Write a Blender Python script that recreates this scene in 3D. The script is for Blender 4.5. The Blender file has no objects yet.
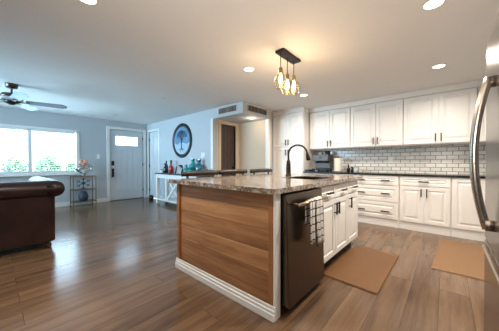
import bpy, bmesh, math, random
from mathutils import Vector, Matrix
random.seed(7)
R = math.radians
sc = bpy.context.scene
COL = sc.collection

# ------------------------------------------------------------------ camera, world, lights, exposure
CAM_H = 1.087
cd = bpy.data.cameras.new('camera'); cam = bpy.data.objects.new('camera', cd); COL.objects.link(cam)
cd.sensor_fit = 'HORIZONTAL'; cd.sensor_width = 36.0; cd.lens = 224.92/499*36.0
cd.clip_start = 0.02; cd.clip_end = 100
cam.location = (0, 0, CAM_H); cam.rotation_euler = (R(90-0.596), 0, R(41.126))
sc.camera = cam
sc.view_settings.view_transform = 'Standard'; sc.view_settings.look = 'None'
sc.view_settings.gamma = 1.0; sc.view_settings.use_curve_mapping = False
sc.view_settings.exposure = 0.0

wd = bpy.data.worlds.new('sky'); sc.world = wd; wd.use_nodes = True
bgn = wd.node_tree.nodes['Background']
bgn.inputs[0].default_value = (0.60, 0.82, 1.0, 1); bgn.inputs[1].default_value = 11.0

def area(name, loc, target, sx, sy, power, col, spread=180):
    l = bpy.data.lights.new(name, 'AREA'); l.shape = 'RECTANGLE'; l.size = sx; l.size_y = sy
    l.energy = power; l.color = col; l.spread = R(spread)
    o = bpy.data.objects.new(name, l); COL.objects.link(o); o.location = loc
    o.rotation_euler = (Vector(target)-Vector(loc)).to_track_quat('-Z', 'Y').to_euler()
    return o
# daylight falling in through the living-room window, from the bright sky above the yard
area('window_daylight', (-9.2, 0.6, 3.6), (-5.0, 0.8, 0.6), 3.0, 2.2, 90, (0.48, 0.77, 1.0))
# daylight thrown up from the bright yard below the window onto the ceiling
area('yard_bounce', (-8.6, 0.6, 0.25), (-4.5, 0.8, 2.3), 2.6, 0.8, 230, (0.48, 0.77, 1.0))
# added fill lamp, cool light onto the back wall; no opening stands behind it
area('back_wall_fill', (-5.4, -2.7, 1.5), (-5.4, 3.0, 2.0), 2.6, 1.4, 95, (0.48, 0.77, 1.0), 85)
# unseen fill lamp added under the ceiling behind the camera, without a fixture
area('rear_ceiling_fill', (-0.5, -1.3, 2.27), (-0.5, -0.9, 0.0), 1.6, 1.2, 8, (1.0, 0.93, 0.84))
# added lamp aimed upward to brighten the ceiling, like a bounced flash
area('upward_fill', (0.0, -0.5, 1.25), (-0.35, 0.4, 2.31), 0.5, 0.5, 29, (1.0, 0.90, 0.80), 130)

DOWN_COL = (1.0, 0.92, 0.82)

# ------------------------------------------------------------------ materials
def srgb(r, g, b):
    f = lambda c: (c/255/12.92) if c/255 <= 0.04045 else ((c/255+0.055)/1.055)**2.4
    return (f(r), f(g), f(b), 1)
def newmat(name):
    m = bpy.data.materials.new(name); m.use_nodes = True
    nt = m.node_tree
    return m, nt, nt.nodes['Principled BSDF']
def N(nt, t, **kw):
    n = nt.nodes.new(t)
    for k, v in kw.items():
        if k.startswith('i_'): n.inputs[k[2:].replace('_', ' ')].default_value = v
        else: setattr(n, k, v)
    return n
def ramp(nt, stops, fac=None):
    r = nt.nodes.new('ShaderNodeValToRGB')
    e = r.color_ramp.elements
    while len(e) < len(stops): e.new(0.5)
    for i, (p, c) in enumerate(stops): e[i].position = p; e[i].color = c
    if fac is not None: nt.links.new(fac, r.inputs[0])
    return r
def coords(nt, scale=(1, 1, 1), rot=(0, 0, 0), loc=(0, 0, 0)):
    t = nt.nodes.new('ShaderNodeTexCoord'); mp = nt.nodes.new('ShaderNodeMapping')
    mp.inputs['Scale'].default_value = scale; mp.inputs['Rotation'].default_value = rot; mp.inputs['Location'].default_value = loc
    nt.links.new(t.outputs['Object'], mp.inputs['Vector'])
    return mp.outputs['Vector']
def bump(nt, bs, h, strength=0.2, dist=0.01):
    b = nt.nodes.new('ShaderNodeBump'); b.inputs['Strength'].default_value = strength; b.inputs['Distance'].default_value = dist
    nt.links.new(h, b.inputs['Height']); nt.links.new(b.outputs['Normal'], bs.inputs['Normal'])
def plain(name, c, rough=0.5, metal=0.0, var=0.06, nscale=30, bmp=0.0, spec=0.5, scl=(1, 1, 1), coat=0):
    m, nt, bs = newmat(name)
    n = N(nt, 'ShaderNodeTexNoise'); n.inputs['Scale'].default_value = nscale; n.inputs['Detail'].default_value = 4
    nt.links.new(coords(nt, scl), n.inputs['Vector'])
    lo = tuple(x*(1-var) for x in c[:3])+(1,); hi = tuple(min(1, x*(1+var)) for x in c[:3])+(1,)
    r = ramp(nt, [(0.3, lo), (0.7, hi)], n.outputs['Fac'])
    nt.links.new(r.outputs[0], bs.inputs['Base Color'])
    bs.inputs['Roughness'].default_value = rough; bs.inputs['Metallic'].default_value = metal
    bs.inputs['Specular IOR Level'].default_value = spec
    if coat: bs.inputs['Coat Weight'].default_value = coat; bs.inputs['Coat Roughness'].default_value = 0.15
    if bmp: bump(nt, bs, n.outputs['Fac'], bmp, 0.004)
    return m
def emit(name, c, s):
    m, nt, bs = newmat(name)
    bs.inputs['Base Color'].default_value = c; bs.inputs['Emission Color'].default_value = c; bs.inputs['Emission Strength'].default_value = s
    return m
def glass(name, tint=(1, 1, 1, 1), gloss=0.12, rough=0.02):
    m, nt, bs = newmat(name); nt.nodes.remove(bs)
    tr = N(nt, 'ShaderNodeBsdfTransparent'); tr.inputs[0].default_value = tint
    gl = N(nt, 'ShaderNodeBsdfGlossy'); gl.inputs['Roughness'].default_value = rough
    lw = N(nt, 'ShaderNodeLayerWeight'); lw.inputs[0].default_value = 0.3
    ma = N(nt, 'ShaderNodeMath', operation='MULTIPLY_ADD'); ma.inputs[1].default_value = 0.6; ma.inputs[2].default_value = gloss*0.4
    nt.links.new(lw.outputs['Fresnel'], ma.inputs[0])
    mx = N(nt, 'ShaderNodeMixShader'); nt.links.new(ma.outputs[0], mx.inputs[0])
    nt.links.new(tr.outputs[0], mx.inputs[1]); nt.links.new(gl.outputs[0], mx.inputs[2])
    nt.links.new(mx.outputs[0], nt.nodes['Material Output'].inputs[0])
    return m
def planks(name, cols, width, length, axis, gap, rough, grain=0.35, mortar=0.012, bmp=0.15, seed=0.0, contrast=1.0):
    # axis 'y': planks run along Y on a floor; 'x': planks run along X on an upright XZ face
    m, nt, bs = newmat(name)
    t = nt.nodes.new('ShaderNodeTexCoord'); sp = nt.nodes.new('ShaderNodeSeparateXYZ'); cb = nt.nodes.new('ShaderNodeCombineXYZ')
    nt.links.new(t.outputs['Object'], sp.inputs[0])
    a, b = (('Y', 'X') if axis == 'y' else ('X', 'Z'))
    nt.links.new(sp.outputs[a], cb.inputs['X']); nt.links.new(sp.outputs[b], cb.inputs['Y'])
    br = N(nt, 'ShaderNodeTexBrick'); br.offset = 0.37; br.offset_frequency = 2; br.squash = 1.0
    br.inputs['Color1'].default_value = (0, 0, 0, 1); br.inputs['Color2'].default_value = (1, 1, 1, 1); br.inputs['Mortar'].default_value = (0.5, 0.5, 0.5, 1)
    br.inputs['Scale'].default_value = 1.0; br.inputs['Mortar Size'].default_value = gap; br.inputs['Mortar Smooth'].default_value = 0.1
    br.inputs['Bias'].default_value = 0; br.inputs['Brick Width'].default_value = length; br.inputs['Row Height'].default_value = width
    o0 = N(nt, 'ShaderNodeMapping'); o0.inputs['Location'].default_value = (seed, 0, 0)
    nt.links.new(cb.outputs[0], o0.inputs['Vector']); nt.links.new(o0.outputs[0], br.inputs['Vector'])
    # grain: noise stretched along the plank, shifted per plank
    sh = N(nt, 'ShaderNodeVectorMath', operation='MULTIPLY_ADD'); sh.inputs[1].default_value = (0, 0, 9.0)
    mp = N(nt, 'ShaderNodeMapping'); mp.inputs['Scale'].default_value = (0.8, 9, 1); mp.inputs['Location'].default_value = (seed, seed, 0)
    nt.links.new(cb.outputs[0], mp.inputs['Vector'])
    nt.links.new(br.outputs['Color'], sh.inputs[0]); nt.links.new(mp.outputs[0], sh.inputs[2])
    n1 = N(nt, 'ShaderNodeTexNoise'); n1.inputs['Scale'].default_value = 1.6; n1.inputs['Detail'].default_value = 6; n1.inputs['Roughness'].default_value = 0.62; n1.inputs['Distortion'].default_value = 0.25
    nt.links.new(sh.outputs[0], n1.inputs['Vector'])
    mixf = N(nt, 'ShaderNodeMath', operation='MULTIPLY_ADD'); mixf.inputs[1].default_value = grain
    m2 = N(nt, 'ShaderNodeMath', operation='MULTIPLY'); m2.inputs[1].default_value = 1-grain
    nt.links.new(br.outputs['Color'], m2.inputs[0])
    st = ramp(nt, [(0.28, (0, 0, 0, 1)), (0.72, (1, 1, 1, 1))], n1.outputs['Fac'])
    nt.links.new(st.outputs[0], mixf.inputs[0]); nt.links.new(m2.outputs[0], mixf.inputs[2])
    cr = ramp(nt, [(i/(len(cols)-1), c) for i, c in enumerate(cols)], mixf.outputs[0])
    dk = N(nt, 'ShaderNodeMix', data_type='RGBA'); dk.inputs[7].default_value = tuple(x*0.3 for x in cols[0][:3])+(1,)
    nt.links.new(br.outputs['Fac'], dk.inputs[0]); nt.links.new(cr.outputs[0], dk.inputs[6])
    nt.links.new(dk.outputs[2], bs.inputs['Base Color'])
    bs.inputs['Roughness'].default_value = rough
    if bmp: bump(nt, bs, n1.outputs['Fac'], bmp, 0.002)
    return m

M = {}
M['wall'] = plain('wall_paint', srgb(186, 190, 193), 0.85, var=0.015, nscale=60, bmp=0.12)
M['wall_warm'] = plain('hall_paint', srgb(206, 190, 168), 0.85, var=0.015, nscale=60, bmp=0.12)
M['ceiling'] = plain('ceiling_paint', srgb(236, 234, 231), 0.9, var=0.02, nscale=90, bmp=0.25)
M['white'] = plain('white_gloss_trim', srgb(232, 230, 226), 0.4, var=0.01)
M['doorwhite'] = plain('white_door_paint', srgb(205, 208, 210), 0.45, var=0.015)
M['cab'] = plain('cabinet_paint', srgb(238, 234, 228), 0.38, var=0.012, nscale=12)
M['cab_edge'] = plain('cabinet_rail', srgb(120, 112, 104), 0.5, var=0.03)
M['pull'] = plain('black_iron_pull', srgb(30, 26, 24), 0.45, 0.3, var=0.1)
M['bronze'] = plain('oil_rubbed_bronze', srgb(46, 34, 27), 0.32, 0.75, var=0.2, nscale=14)
M['black'] = plain('black_plastic', srgb(22, 21, 21), 0.4, var=0.1)
M['darkwood'] = plain('dark_wood', srgb(60, 40, 28), 0.35, var=0.3, nscale=12, scl=(1, 8, 8))
M['rimwood'] = plain('rubbed_wood_rail', srgb(56, 46, 38), 0.3, var=0.4, nscale=16, scl=(8, 1, 8))
M['slab'] = plain('dark_brown_door', srgb(74, 58, 52), 0.5, var=0.25, nscale=10, scl=(6, 6, 0.5))
M['counter'] = plain('black_stone', srgb(36, 33, 31), 0.18, var=0.5, nscale=70)
M['chrome'] = plain('brushed_nickel', srgb(190, 188, 184), 0.25, 1.0, var=0.05)
M['machine'] = plain('brushed_machine_case', srgb(92, 86, 80), 0.4, 0.6, var=0.1)
M['brass'] = plain('aged_brass', srgb(150, 128, 92), 0.35, 0.9, var=0.15)
M['fanblade'] = plain('fan_blade_grey', srgb(150, 160, 172), 0.35, var=0.12, nscale=10)
M['fanmetal'] = plain('fan_pewter', srgb(90, 80, 74), 0.3, 0.9, var=0.1)
M['frost'] = plain('frosted_glass_shade', srgb(226, 232, 238), 0.25, var=0.01)
M['paper'] = plain('paper_towel', srgb(232, 222, 206), 0.9, var=0.02, bmp=0.2)
M['mat'] = plain('tan_mat', srgb(118, 80, 44), 0.5, var=0.07, nscale=45, bmp=0.25)
M['mat2'] = plain('pale_tan_mat', srgb(132, 97, 62), 0.5, var=0.07, nscale=45, bmp=0.25)
M['flower'] = plain('peach_petals', srgb(222, 150, 128), 0.7, var=0.2)
M['leafgreen'] = plain('green_leaf', srgb(128, 152, 112), 0.7, var=0.3, nscale=4)
M['lawn'] = plain('lawn_grass', srgb(96, 118, 70), 0.9, var=0.3, nscale=6)
M['teal'] = plain('teal_glass_solid', srgb(24, 146, 156), 0.1, var=0.15, nscale=9, coat=0.6)
M['teal_dark'] = plain('deep_teal_glass', srgb(14, 96, 116), 0.1, var=0.2, nscale=9, coat=0.6)
M['wine'] = plain('dark_bottle_glass', srgb(38, 38, 42), 0.12, var=0.2, coat=0.5)
M['red'] = plain('red_glass', srgb(168, 38, 36), 0.2, var=0.15, coat=0.4)
M['greystone'] = plain('grey_pottery', srgb(90, 104, 112), 0.6, var=0.2)
M['smoked'] = plain('glass_jar_pale', srgb(188, 196, 192), 0.15, var=0.05, coat=0.5)
M['tabletop'] = plain('slate_tabletop', srgb(62, 66, 74), 0.35, var=0.15)
M['artface'] = plain('pale_blue_art_panel', srgb(98, 132, 160), 0.6, var=0.3, nscale=7)
M['artground'] = plain('white_art_ground', srgb(168, 188, 202), 0.6, var=0.08, nscale=20)
M['arttree'] = plain('slate_art_tree', srgb(48, 70, 94), 0.6, var=0.2)
M['artframe'] = plain('dark_art_frame', srgb(44, 42, 44), 0.45, 0.3, var=0.5, nscale=40, bmp=0.3)
M['ornament'] = plain('pewter_ornament', srgb(64, 72, 84), 0.5, 0.3, var=0.3)
M['grille'] = plain('vent_grille', srgb(196, 190, 182), 0.5, var=0.03)
M['ventdark'] = plain('vent_dark', srgb(26, 24, 24), 0.8, var=0.1)
M['ventbar'] = plain('vent_bar', srgb(150, 142, 134), 0.5, 0.3, var=0.1)
M['dwgap'] = plain('appliance_case', srgb(30, 30, 34), 0.5, 0.4, var=0.2)
M['towel_dark'] = plain('black_binding', srgb(30, 30, 34), 0.9)
M['lamp_on'] = emit('lamp_diffuser', (1.0, 0.90, 0.76, 1), 9.0)
M['lamp_dim'] = plain('lamp_diffuser_off', srgb(205, 208, 210), 0.5, var=0.02)
M['filament'] = emit('glowing_filament', (1.0, 0.62, 0.26, 1), 26.0)
M['amber'] = glass('amber_glass', (1.0, 0.96, 0.88, 1), 0.1, 0.05)
M['pane'] = glass('window_glass', (0.97, 0.99, 1.0, 1), 0.1)
M['shelfglass'] = glass('shelf_glass', (0.85, 0.92, 0.93, 1), 0.3)
M['hedge_wood'] = plain('shrub_stem', srgb(96, 84, 66), 0.9, var=0.2)
M['blind'] = plain('white_blind_slats', srgb(236, 240, 244), 0.6, var=0.01)

# leather
m, nt, bs = newmat('brown_leather')
n = N(nt, 'ShaderNodeTexNoise'); n.inputs['Scale'].default_value = 5; n.inputs['Detail'].default_value = 6
nt.links.new(coords(nt), n.inputs['Vector'])
r = ramp(nt, [(0.3, srgb(34, 22, 20)), (0.7, srgb(54, 34, 30))], n.outputs['Fac']); nt.links.new(r.outputs[0], bs.inputs['Base Color'])
bs.inputs['Roughness'].default_value = 0.34; bs.inputs['Specular IOR Level'].default_value = 0.32
v = N(nt, 'ShaderNodeTexVoronoi'); v.inputs['Scale'].default_value = 220; nt.links.new(coords(nt), v.inputs['Vector'])
bump(nt, bs, v.outputs['Distance'], 0.12, 0.002)
M['leather'] = m
# stainless, brushed
def steel(name, c, rough, stretch):
    m, nt, bs = newmat(name)
    n = N(nt, 'ShaderNodeTexNoise'); n.inputs['Scale'].default_value = 6; n.inputs['Detail'].default_value = 5
    nt.links.new(coords(nt, stretch), n.inputs['Vector'])
    r = ramp(nt, [(0.3, tuple(x*0.88 for x in c[:3])+(1,)), (0.7, c)], n.outputs['Fac']); nt.links.new(r.outputs[0], bs.inputs['Base Color'])
    bs.inputs['Metallic'].default_value = 1.0; bs.inputs['Roughness'].default_value = rough
    bump(nt, bs, n.outputs['Fac'], 0.03, 0.002)
    return m
M['steel'] = steel('stainless_steel', srgb(146, 138, 131), 0.27, (2, 60, 1))
M['barsteel'] = steel('polished_steel_bar', srgb(204, 192, 180), 0.26, (60, 60, 2))
M['dwsteel'] = steel('dark_stainless', srgb(104, 93, 84), 0.30, (2, 80, 2))
M['dwhandle'] = steel('warm_stainless_bar', srgb(186, 168, 146), 0.28, (1, 60, 1))
# granite
m, nt, bs = newmat('granite')
c1 = coords(nt, (1, 1, 1))
n1 = N(nt, 'ShaderNodeTexNoise'); n1.inputs['Scale'].default_value = 9; n1.inputs['Detail'].default_value = 8; n1.inputs['Roughness'].default_value = 0.75; n1.inputs['Distortion'].default_value = 1.2
n2 = N(nt, 'ShaderNodeTexNoise'); n2.inputs['Scale'].default_value = 42; n2.inputs['Detail'].default_value = 5; n2.inputs['Roughness'].default_value = 0.7
vo = N(nt, 'ShaderNodeTexVoronoi'); vo.inputs['Scale'].default_value = 60
for nn in (n1, n2, vo): nt.links.new(c1, nn.inputs['Vector'])
r1 = ramp(nt, [(0.36, srgb(40, 34, 32)), (0.45, srgb(104, 86, 72)), (0.54, srgb(168, 152, 136)), (0.70, srgb(206, 198, 188))], n1.outputs['Fac'])
r2 = ramp(nt, [(0.40, srgb(34, 30, 30)), (0.50, srgb(128, 108, 90)), (0.62, srgb(210, 202, 192))], n2.outputs['Fac'])
mx = N(nt, 'ShaderNodeMix', data_type='RGBA'); mx.inputs[0].default_value = 0.5
nt.links.new(r1.outputs[0], mx.inputs[6]); nt.links.new(r2.outputs[0], mx.inputs[7])
nt.links.new(mx.outputs[2], bs.inputs['Base Color']); bs.inputs['Roughness'].default_value = 0.12
M['granite'] = m
# subway tile on an XZ wall
m, nt, bs = newmat('subway_tile')
t = nt.nodes.new('ShaderNodeTexCoord'); sp = nt.nodes.new('ShaderNodeSeparateXYZ'); cb = nt.nodes.new('ShaderNodeCombineXYZ')
nt.links.new(t.outputs['Object'], sp.inputs[0]); nt.links.new(sp.outputs['X'], cb.inputs['X']); nt.links.new(sp.outputs['Z'], cb.inputs['Y'])
br = N(nt, 'ShaderNodeTexBrick'); br.offset = 0.5
br.inputs['Color1'].default_value = srgb(232, 227, 219); br.inputs['Color2'].default_value = srgb(212, 207, 199); br.inputs['Mortar'].default_value = srgb(112, 105, 98)
br.inputs['Scale'].default_value = 1; br.inputs['Mortar Size'].default_value = 0.0045; br.inputs['Brick Width'].default_value = 0.145; br.inputs['Row Height'].default_value = 0.069
nt.links.new(cb.outputs[0], br.inputs['Vector']); nt.links.new(br.outputs['Color'], bs.inputs['Base Color'])
bs.inputs['Roughness'].default_value = 0.2; inv = N(nt, 'ShaderNodeMath', operation='SUBTRACT'); inv.inputs[0].default_value = 1
nt.links.new(br.outputs['Fac'], inv.inputs[1]); bump(nt, bs, inv.outputs[0], 0.4, 0.003)
M['tile'] = m
# dish towel windowpane check (UV-free: object Y/Z)
def check(name):
    m, nt, bs = newmat(name)
    t = nt.nodes.new('ShaderNodeTexCoord'); sp = nt.nodes.new('ShaderNodeSeparateXYZ'); cb = nt.nodes.new('ShaderNodeCombineXYZ')
    nt.links.new(t.outputs['Object'], sp.inputs[0]); nt.links.new(sp.outputs['Y'], cb.inputs['X']); nt.links.new(sp.outputs['Z'], cb.inputs['Y'])
    br = N(nt, 'ShaderNodeTexBrick'); br.offset = 0.0
    br.inputs['Color1'].default_value = srgb(228, 222, 214); br.inputs['Color2'].default_value = srgb(228, 222, 214); br.inputs['Mortar'].default_value = srgb(34, 34, 40)
    br.inputs['Scale'].default_value = 1; br.inputs['Mortar Size'].default_value = 0.0045; br.inputs['Brick Width'].default_value = 0.058; br.inputs['Row Height'].default_value = 0.058
    nt.links.new(cb.outputs[0], br.inputs['Vector']); nt.links.new(br.outputs['Color'], bs.inputs['Base Color']); bs.inputs['Roughness'].default_value = 0.95
    return m
M['check'] = check('towel_check')
M['floor'] = planks('floor_planks', [srgb(66, 48, 35), srgb(98, 74, 54), srgb(118, 91, 67), srgb(136, 107, 80)], 0.19, 2.4, 'y', 0.0011, 0.2, grain=0.66, bmp=0.06)
M['panel'] = planks('oak_shiplap', [srgb(112, 74, 46), srgb(154, 107, 70), srgb(186, 138, 95), srgb(208, 168, 126)], 0.152, 9.0, 'x', 0.0012, 0.45, grain=0.68, bmp=0.12, seed=3.1)
M['strip'] = plain('oak_strip', srgb(160, 108, 66), 0.45, var=0.18, nscale=12, scl=(6, 6, 0.7))

# ------------------------------------------------------------------ mesh helpers
class MB:
    def __init__(s): s.bm = bmesh.new()
    def box(s, x0, x1, y0, y1, z0, z1):
        vs = [s.bm.verts.new(p) for p in [(x0,y0,z0),(x1,y0,z0),(x1,y1,z0),(x0,y1,z0),(x0,y0,z1),(x1,y0,z1),(x1,y1,z1),(x0,y1,z1)]]
        for f in [(0,3,2,1),(4,5,6,7),(0,1,5,4),(1,2,6,5),(2,3,7,6),(3,0,4,7)]: s.bm.faces.new([vs[i] for i in f])
        return s
    def hexa(s, P):
        vs = [s.bm.verts.new(p) for p in P]
        for f in [(0,3,2,1),(4,5,6,7),(0,1,5,4),(1,2,6,5),(2,3,7,6),(3,0,4,7)]: s.bm.faces.new([vs[i] for i in f])
        return s
    def bar(s, p, q, w, h, up=(0,0,1)):
        p, q = Vector(p), Vector(q); d = (q-p).normalized(); u = Vector(up)
        a = d.cross(u)
        if a.length < 1e-4: a = d.cross(Vector((0,1,0)))
        a.normalize(); b = a.cross(d).normalized(); a *= w/2; b *= h/2
        return s.hexa([p-a-b, p+a-b, q+a-b, q-a-b, p-a+b, p+a+b, q+a+b, q-a+b])
    def tube(s, pts, r, seg=12, cap=True):
        pts = [Vector(p) for p in pts]; rs = r if isinstance(r, (list, tuple)) else [r]*len(pts)
        rings = []; prev = None
        for i, p in enumerate(pts):
            d = (pts[min(i+1, len(pts)-1)]-pts[max(i-1, 0)]).normalized()
            if prev is None:
                a = d.cross(Vector((0, 0, 1)))
                if a.length < 1e-3: a = d.cross(Vector((0, 1, 0)))
            else: a = prev-d*prev.dot(d)
            a.normalize(); b = d.cross(a); prev = a
            rings.append([s.bm.verts.new(p+(a*math.cos(2*math.pi*k/seg)+b*math.sin(2*math.pi*k/seg))*rs[i]) for k in range(seg)])
        for A, B in zip(rings, rings[1:]):
            for k in range(seg): s.bm.faces.new([A[k], A[(k+1)%seg], B[(k+1)%seg], B[k]])
        if cap: s.bm.faces.new(rings[0][::-1]); s.bm.faces.new(rings[-1])
        return s
    def lathe(s, prof, c=(0,0,0), seg=24, axis='z'):
        c = Vector(c); rings = []
        for r, h in prof:
            ring = []
            for k in range(seg):
                a = 2*math.pi*k/seg; u, v = r*math.cos(a), r*math.sin(a)
                o = {'z': (u, v, h), 'y': (u, h, v), 'x': (h, u, v)}[axis]
                ring.append(s.bm.verts.new(c+Vector(o)))
            rings.append(ring)
        for A, B in zip(rings, rings[1:]):
            for k in range(seg): s.bm.faces.new([A[k], A[(k+1)%seg], B[(k+1)%seg], B[k]])
        for ring in (rings[0], rings[-1]): s.bm.faces.new(ring)
        return s
    def prism(s, poly, axis, a, b):
        def P(u, v, w): return {'x': (w, u, v), 'y': (u, w, v), 'z': (u, v, w)}[axis]
        A = [s.bm.verts.new(P(u, v, a)) for u, v in poly]; B = [s.bm.verts.new(P(u, v, b)) for u, v in poly]
        n = len(poly); s.bm.faces.new(A[::-1]); s.bm.faces.new(B)
        for i in range(n): s.bm.faces.new([A[i], A[(i+1)%n], B[(i+1)%n], B[i]])
        return s
    def ball(s, c, rx, ry, rz, seg=16, rings=10):
        g = bmesh.ops.create_uvsphere(s.bm, u_segments=seg, v_segments=rings, radius=1)
        for v in g['verts']: v.co = Vector((v.co.x*rx, v.co.y*ry, v.co.z*rz))+Vector(c)
        return s
    def build(s, name, mat, parent=None, bevel=0, smooth=False, subsurf=0, seg=2):
        bmesh.ops.recalc_face_normals(s.bm, faces=s.bm.faces)
        off = Vector((0, 0, 0)); p = parent
        while p is not None: off += p.location; p = p.parent
        if parent is None:
            xs = [v.co for v in s.bm.verts]
            off = Vector(((min(v.x for v in xs)+max(v.x for v in xs))/2, (min(v.y for v in xs)+max(v.y for v in xs))/2, min(v.z for v in xs)))
        bmesh.ops.translate(s.bm, verts=s.bm.verts, vec=-off)
        me = bpy.data.meshes.new(name); s.bm.to_mesh(me); s.bm.free()
        o = bpy.data.objects.new(name, me); COL.objects.link(o); me.materials.append(mat)
        if parent is None: o.location = off
        else: o.parent = parent
        if smooth:
            for f in me.polygons: f.use_smooth = True
        if bevel:
            b = o.modifiers.new('bevel', 'BEVEL'); b.width = bevel; b.segments = seg; b.limit_method = 'ANGLE'; b.angle_limit = R(40)
            b.harden_normals = False
        if subsurf:
            b = o.modifiers.new('sub', 'SUBSURF'); b.levels = subsurf; b.render_levels = subsurf
        return o
def tag(o, label=None, cat=None, group=None, kind=None):
    if label: o['label'] = label
    if cat: o['category'] = cat
    if group: o['group'] = group
    if kind: o['kind'] = kind
    return o
def thing(name, label, cat, loc=(0,0,0), group=None):
    o = bpy.data.objects.new(name, None); COL.objects.link(o); o.location = loc; o.empty_display_size = 0.1
    return tag(o, label, cat, group)
def struct(o): o['kind'] = 'structure'; return o
def copy_tree(o, parent=None):
    c = o.copy(); COL.objects.link(c)
    if parent: c.parent = parent
    for ch in list(o.children): copy_tree(ch, c)
    return c
def box(*a): return MB().box(*a)

# ------------------------------------------------------------------ room shell
XL, XR, YC, YH, YK, YR, ZC = -7.2, 1.05, 3.27, 4.12, 5.05, -3.0, 2.31
T = 0.12
struct(box(XL-T, XR+T, YR-T, YK+T, -0.1, 0).build('floor', M['floor']))
struct(box(XL-T, XR+T, YR-T, YK+T, ZC, ZC+0.1).build('ceiling', M['ceiling']))
# window wall with window and front-door openings
WY0, WY1, WZ0, WZ1 = -0.35, 1.475, 0.845, 1.905
DY0, DY1, DZ = 2.20, 3.15, 2.06
w = MB()
w.box(XL-T, XL, YR-T, WY0, 0, ZC); w.box(XL-T, XL, WY0, WY1, 0, WZ0); w.box(XL-T, XL, WY0, WY1, WZ1, ZC)
w.box(XL-T, XL, WY1, DY0, 0, ZC); w.box(XL-T, XL, DY0, DY1, DZ, ZC); w.box(XL-T, XL, DY1, YC+T, 0, ZC)
struct(w.build('wall_left', M['wall']))
# wall with the closet door and round art
CX0, CX1, CZ = -7.08, -6.44, 2.06
w = MB(); w.box(XL, CX0, YC, YC+T, 0, ZC); w.box(CX0, CX1, YC, YC+T, CZ, ZC); w.box(CX1, -3.94, YC, YC+T, 0, ZC)
struct(w.build('wall_back', M['wall']))
# recess by the kitchen: left wall with doorway, end wall, return
HX, SX = -3.94, -3.03
HD0, HD1, HDZ = 3.50, 3.98, 2.0
w = MB(); w.box(HX-T, HX, YC+T, HD0, 0, ZC); w.box(HX-T, HX, HD0, HD1, HDZ, ZC); w.box(HX-T, HX, HD1, YH+T, 0, ZC)
struct(w.build('wall_recess', M['wall_warm']))
struct(box(HX, SX, YH, YH+T, 0, ZC).build('wall_end', M['wall_warm']))
struct(box(SX-T-0.115, SX-0.115, YH+T, YK+T, 0, ZC).build('wall_return', M['wall']))
struct(box(SX-0.115, XR+T, YK, YK+T, 0, ZC).build('wall_kitchen', M['wall']))
struct(box(XR, XR+T, YR-T, YK, 0, ZC).build('wall_right', M['wall']))
struct(box(XL, XR, YR-T, YR, 0, ZC).build('wall_rear', M['wall']))
# dropped soffit over the recess
struct(box(HX, SX, YC, YH, 2.085, ZC).build('soffit', M['wall']))
struct(box(SX-0.075, SX+0.012, YH-0.015, YH+0.06, 0, 2.085).build('trim_1', M['white'], bevel=0.004))
w = MB(); w.box(HX-0.075, HX, YC-0.012, YC, 0, 2.085)
struct(w.build('trim_2', M['white'], bevel=0.003))
# baseboards
def baseb(name, *segs):
    w = MB()
    for s in segs: w.box(*s)
    struct(w.build(name, M['white'], bevel=0.004))
baseb('baseboard_left', (XL, XL+0.016, YR, DY0-0.075, 0, 0.11), (XL, XL+0.016, DY1+0.075, YC, 0, 0.11))
baseb('baseboard_back', (CX1+0.06, HX-0.08, YC-0.016, YC, 0, 0.11))
baseb('baseboard_recess', (HX, SX-0.08, YH-0.016, YH, 0, 0.11))

# window
wn = thing('window_1', None, None, (XL, (WY0+WY1)/2, WZ0)); wn['kind'] = 'structure'
f = MB(); fr = 0.055
f.box(XL-0.09, XL+0.012, WY0-0.02, WY1+0.02, WZ1-0.03, WZ1+0.03); f.box(XL-0.09, XL+0.012, WY0-0.02, WY1+0.02, WZ0-0.03, WZ0+0.03)
f.box(XL-0.09, XL+0.012, WY0-0.02, WY0+fr, WZ0, WZ1); f.box(XL-0.09, XL+0.012, WY1-fr+0.02, WY1+0.03, WZ0, WZ1)
f.box(XL-0.09, XL-0.01, 0.545, 0.615, WZ0, WZ1)
f.build('window_frame', M['white'], wn, bevel=0.004)
f = MB()
for a, b in ((WY0+fr, 0.545), (0.615, WY1-fr)):
    f.box(XL-0.07, XL-0.04, a, b, WZ0+0.03, WZ0+0.06); f.box(XL-0.07, XL-0.04, a, b, WZ1-0.06, WZ1-0.03)
f.build('sash', M['white'], wn)
box(XL-0.058, XL-0.052, WY0+fr, 0.545, WZ0+0.03, WZ1-0.03).build('pane', M['pane'], wn)
box(XL-0.058, XL-0.052, 0.615, WY1-fr, WZ0+0.03, WZ1-0.03).build('pane', M['pane'], wn)
box(XL-0.02, XL+0.05, WY0-0.06, WY1+0.06, WZ0-0.055, WZ0-0.03).build('sill', M['white'], wn, bevel=0.004)
for nm, a, b, lb in (('window_blind', WY0+fr+0.01, 0.54, 'white horizontal slat blind in the left half of the living room window'), ('window_blind', 0.62, WY1-fr-0.01, 'white horizontal slat blind in the right half of the window, beside the pale wall')):
    t = thing(nm, lb, 'blind', (XL-0.02, (a+b)/2, WZ1-0.03), 'living room window blinds')
    box(XL-0.038, XL-0.002, a, b, WZ1-0.075, WZ1-0.03).build('head_rail', M['blind'], t, bevel=0.003)
    s = MB(); z = WZ1-0.11
    while z > WZ0+0.07:
        s.hexa([(XL-0.035, a, z-0.002), (XL-0.005, a, z+0.002), (XL-0.005, b, z+0.002), (XL-0.035, b, z-0.002), (XL-0.035, a, z), (XL-0.005, a, z+0.004), (XL-0.005, b, z+0.004), (XL-0.035, b, z)]); z -= 0.048
    s.build('slats', M['blind'], t)
    box(XL-0.034, XL-0.006, a, b, WZ0+0.035, WZ0+0.055).build('bottom_rail', M['blind'], t)

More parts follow.
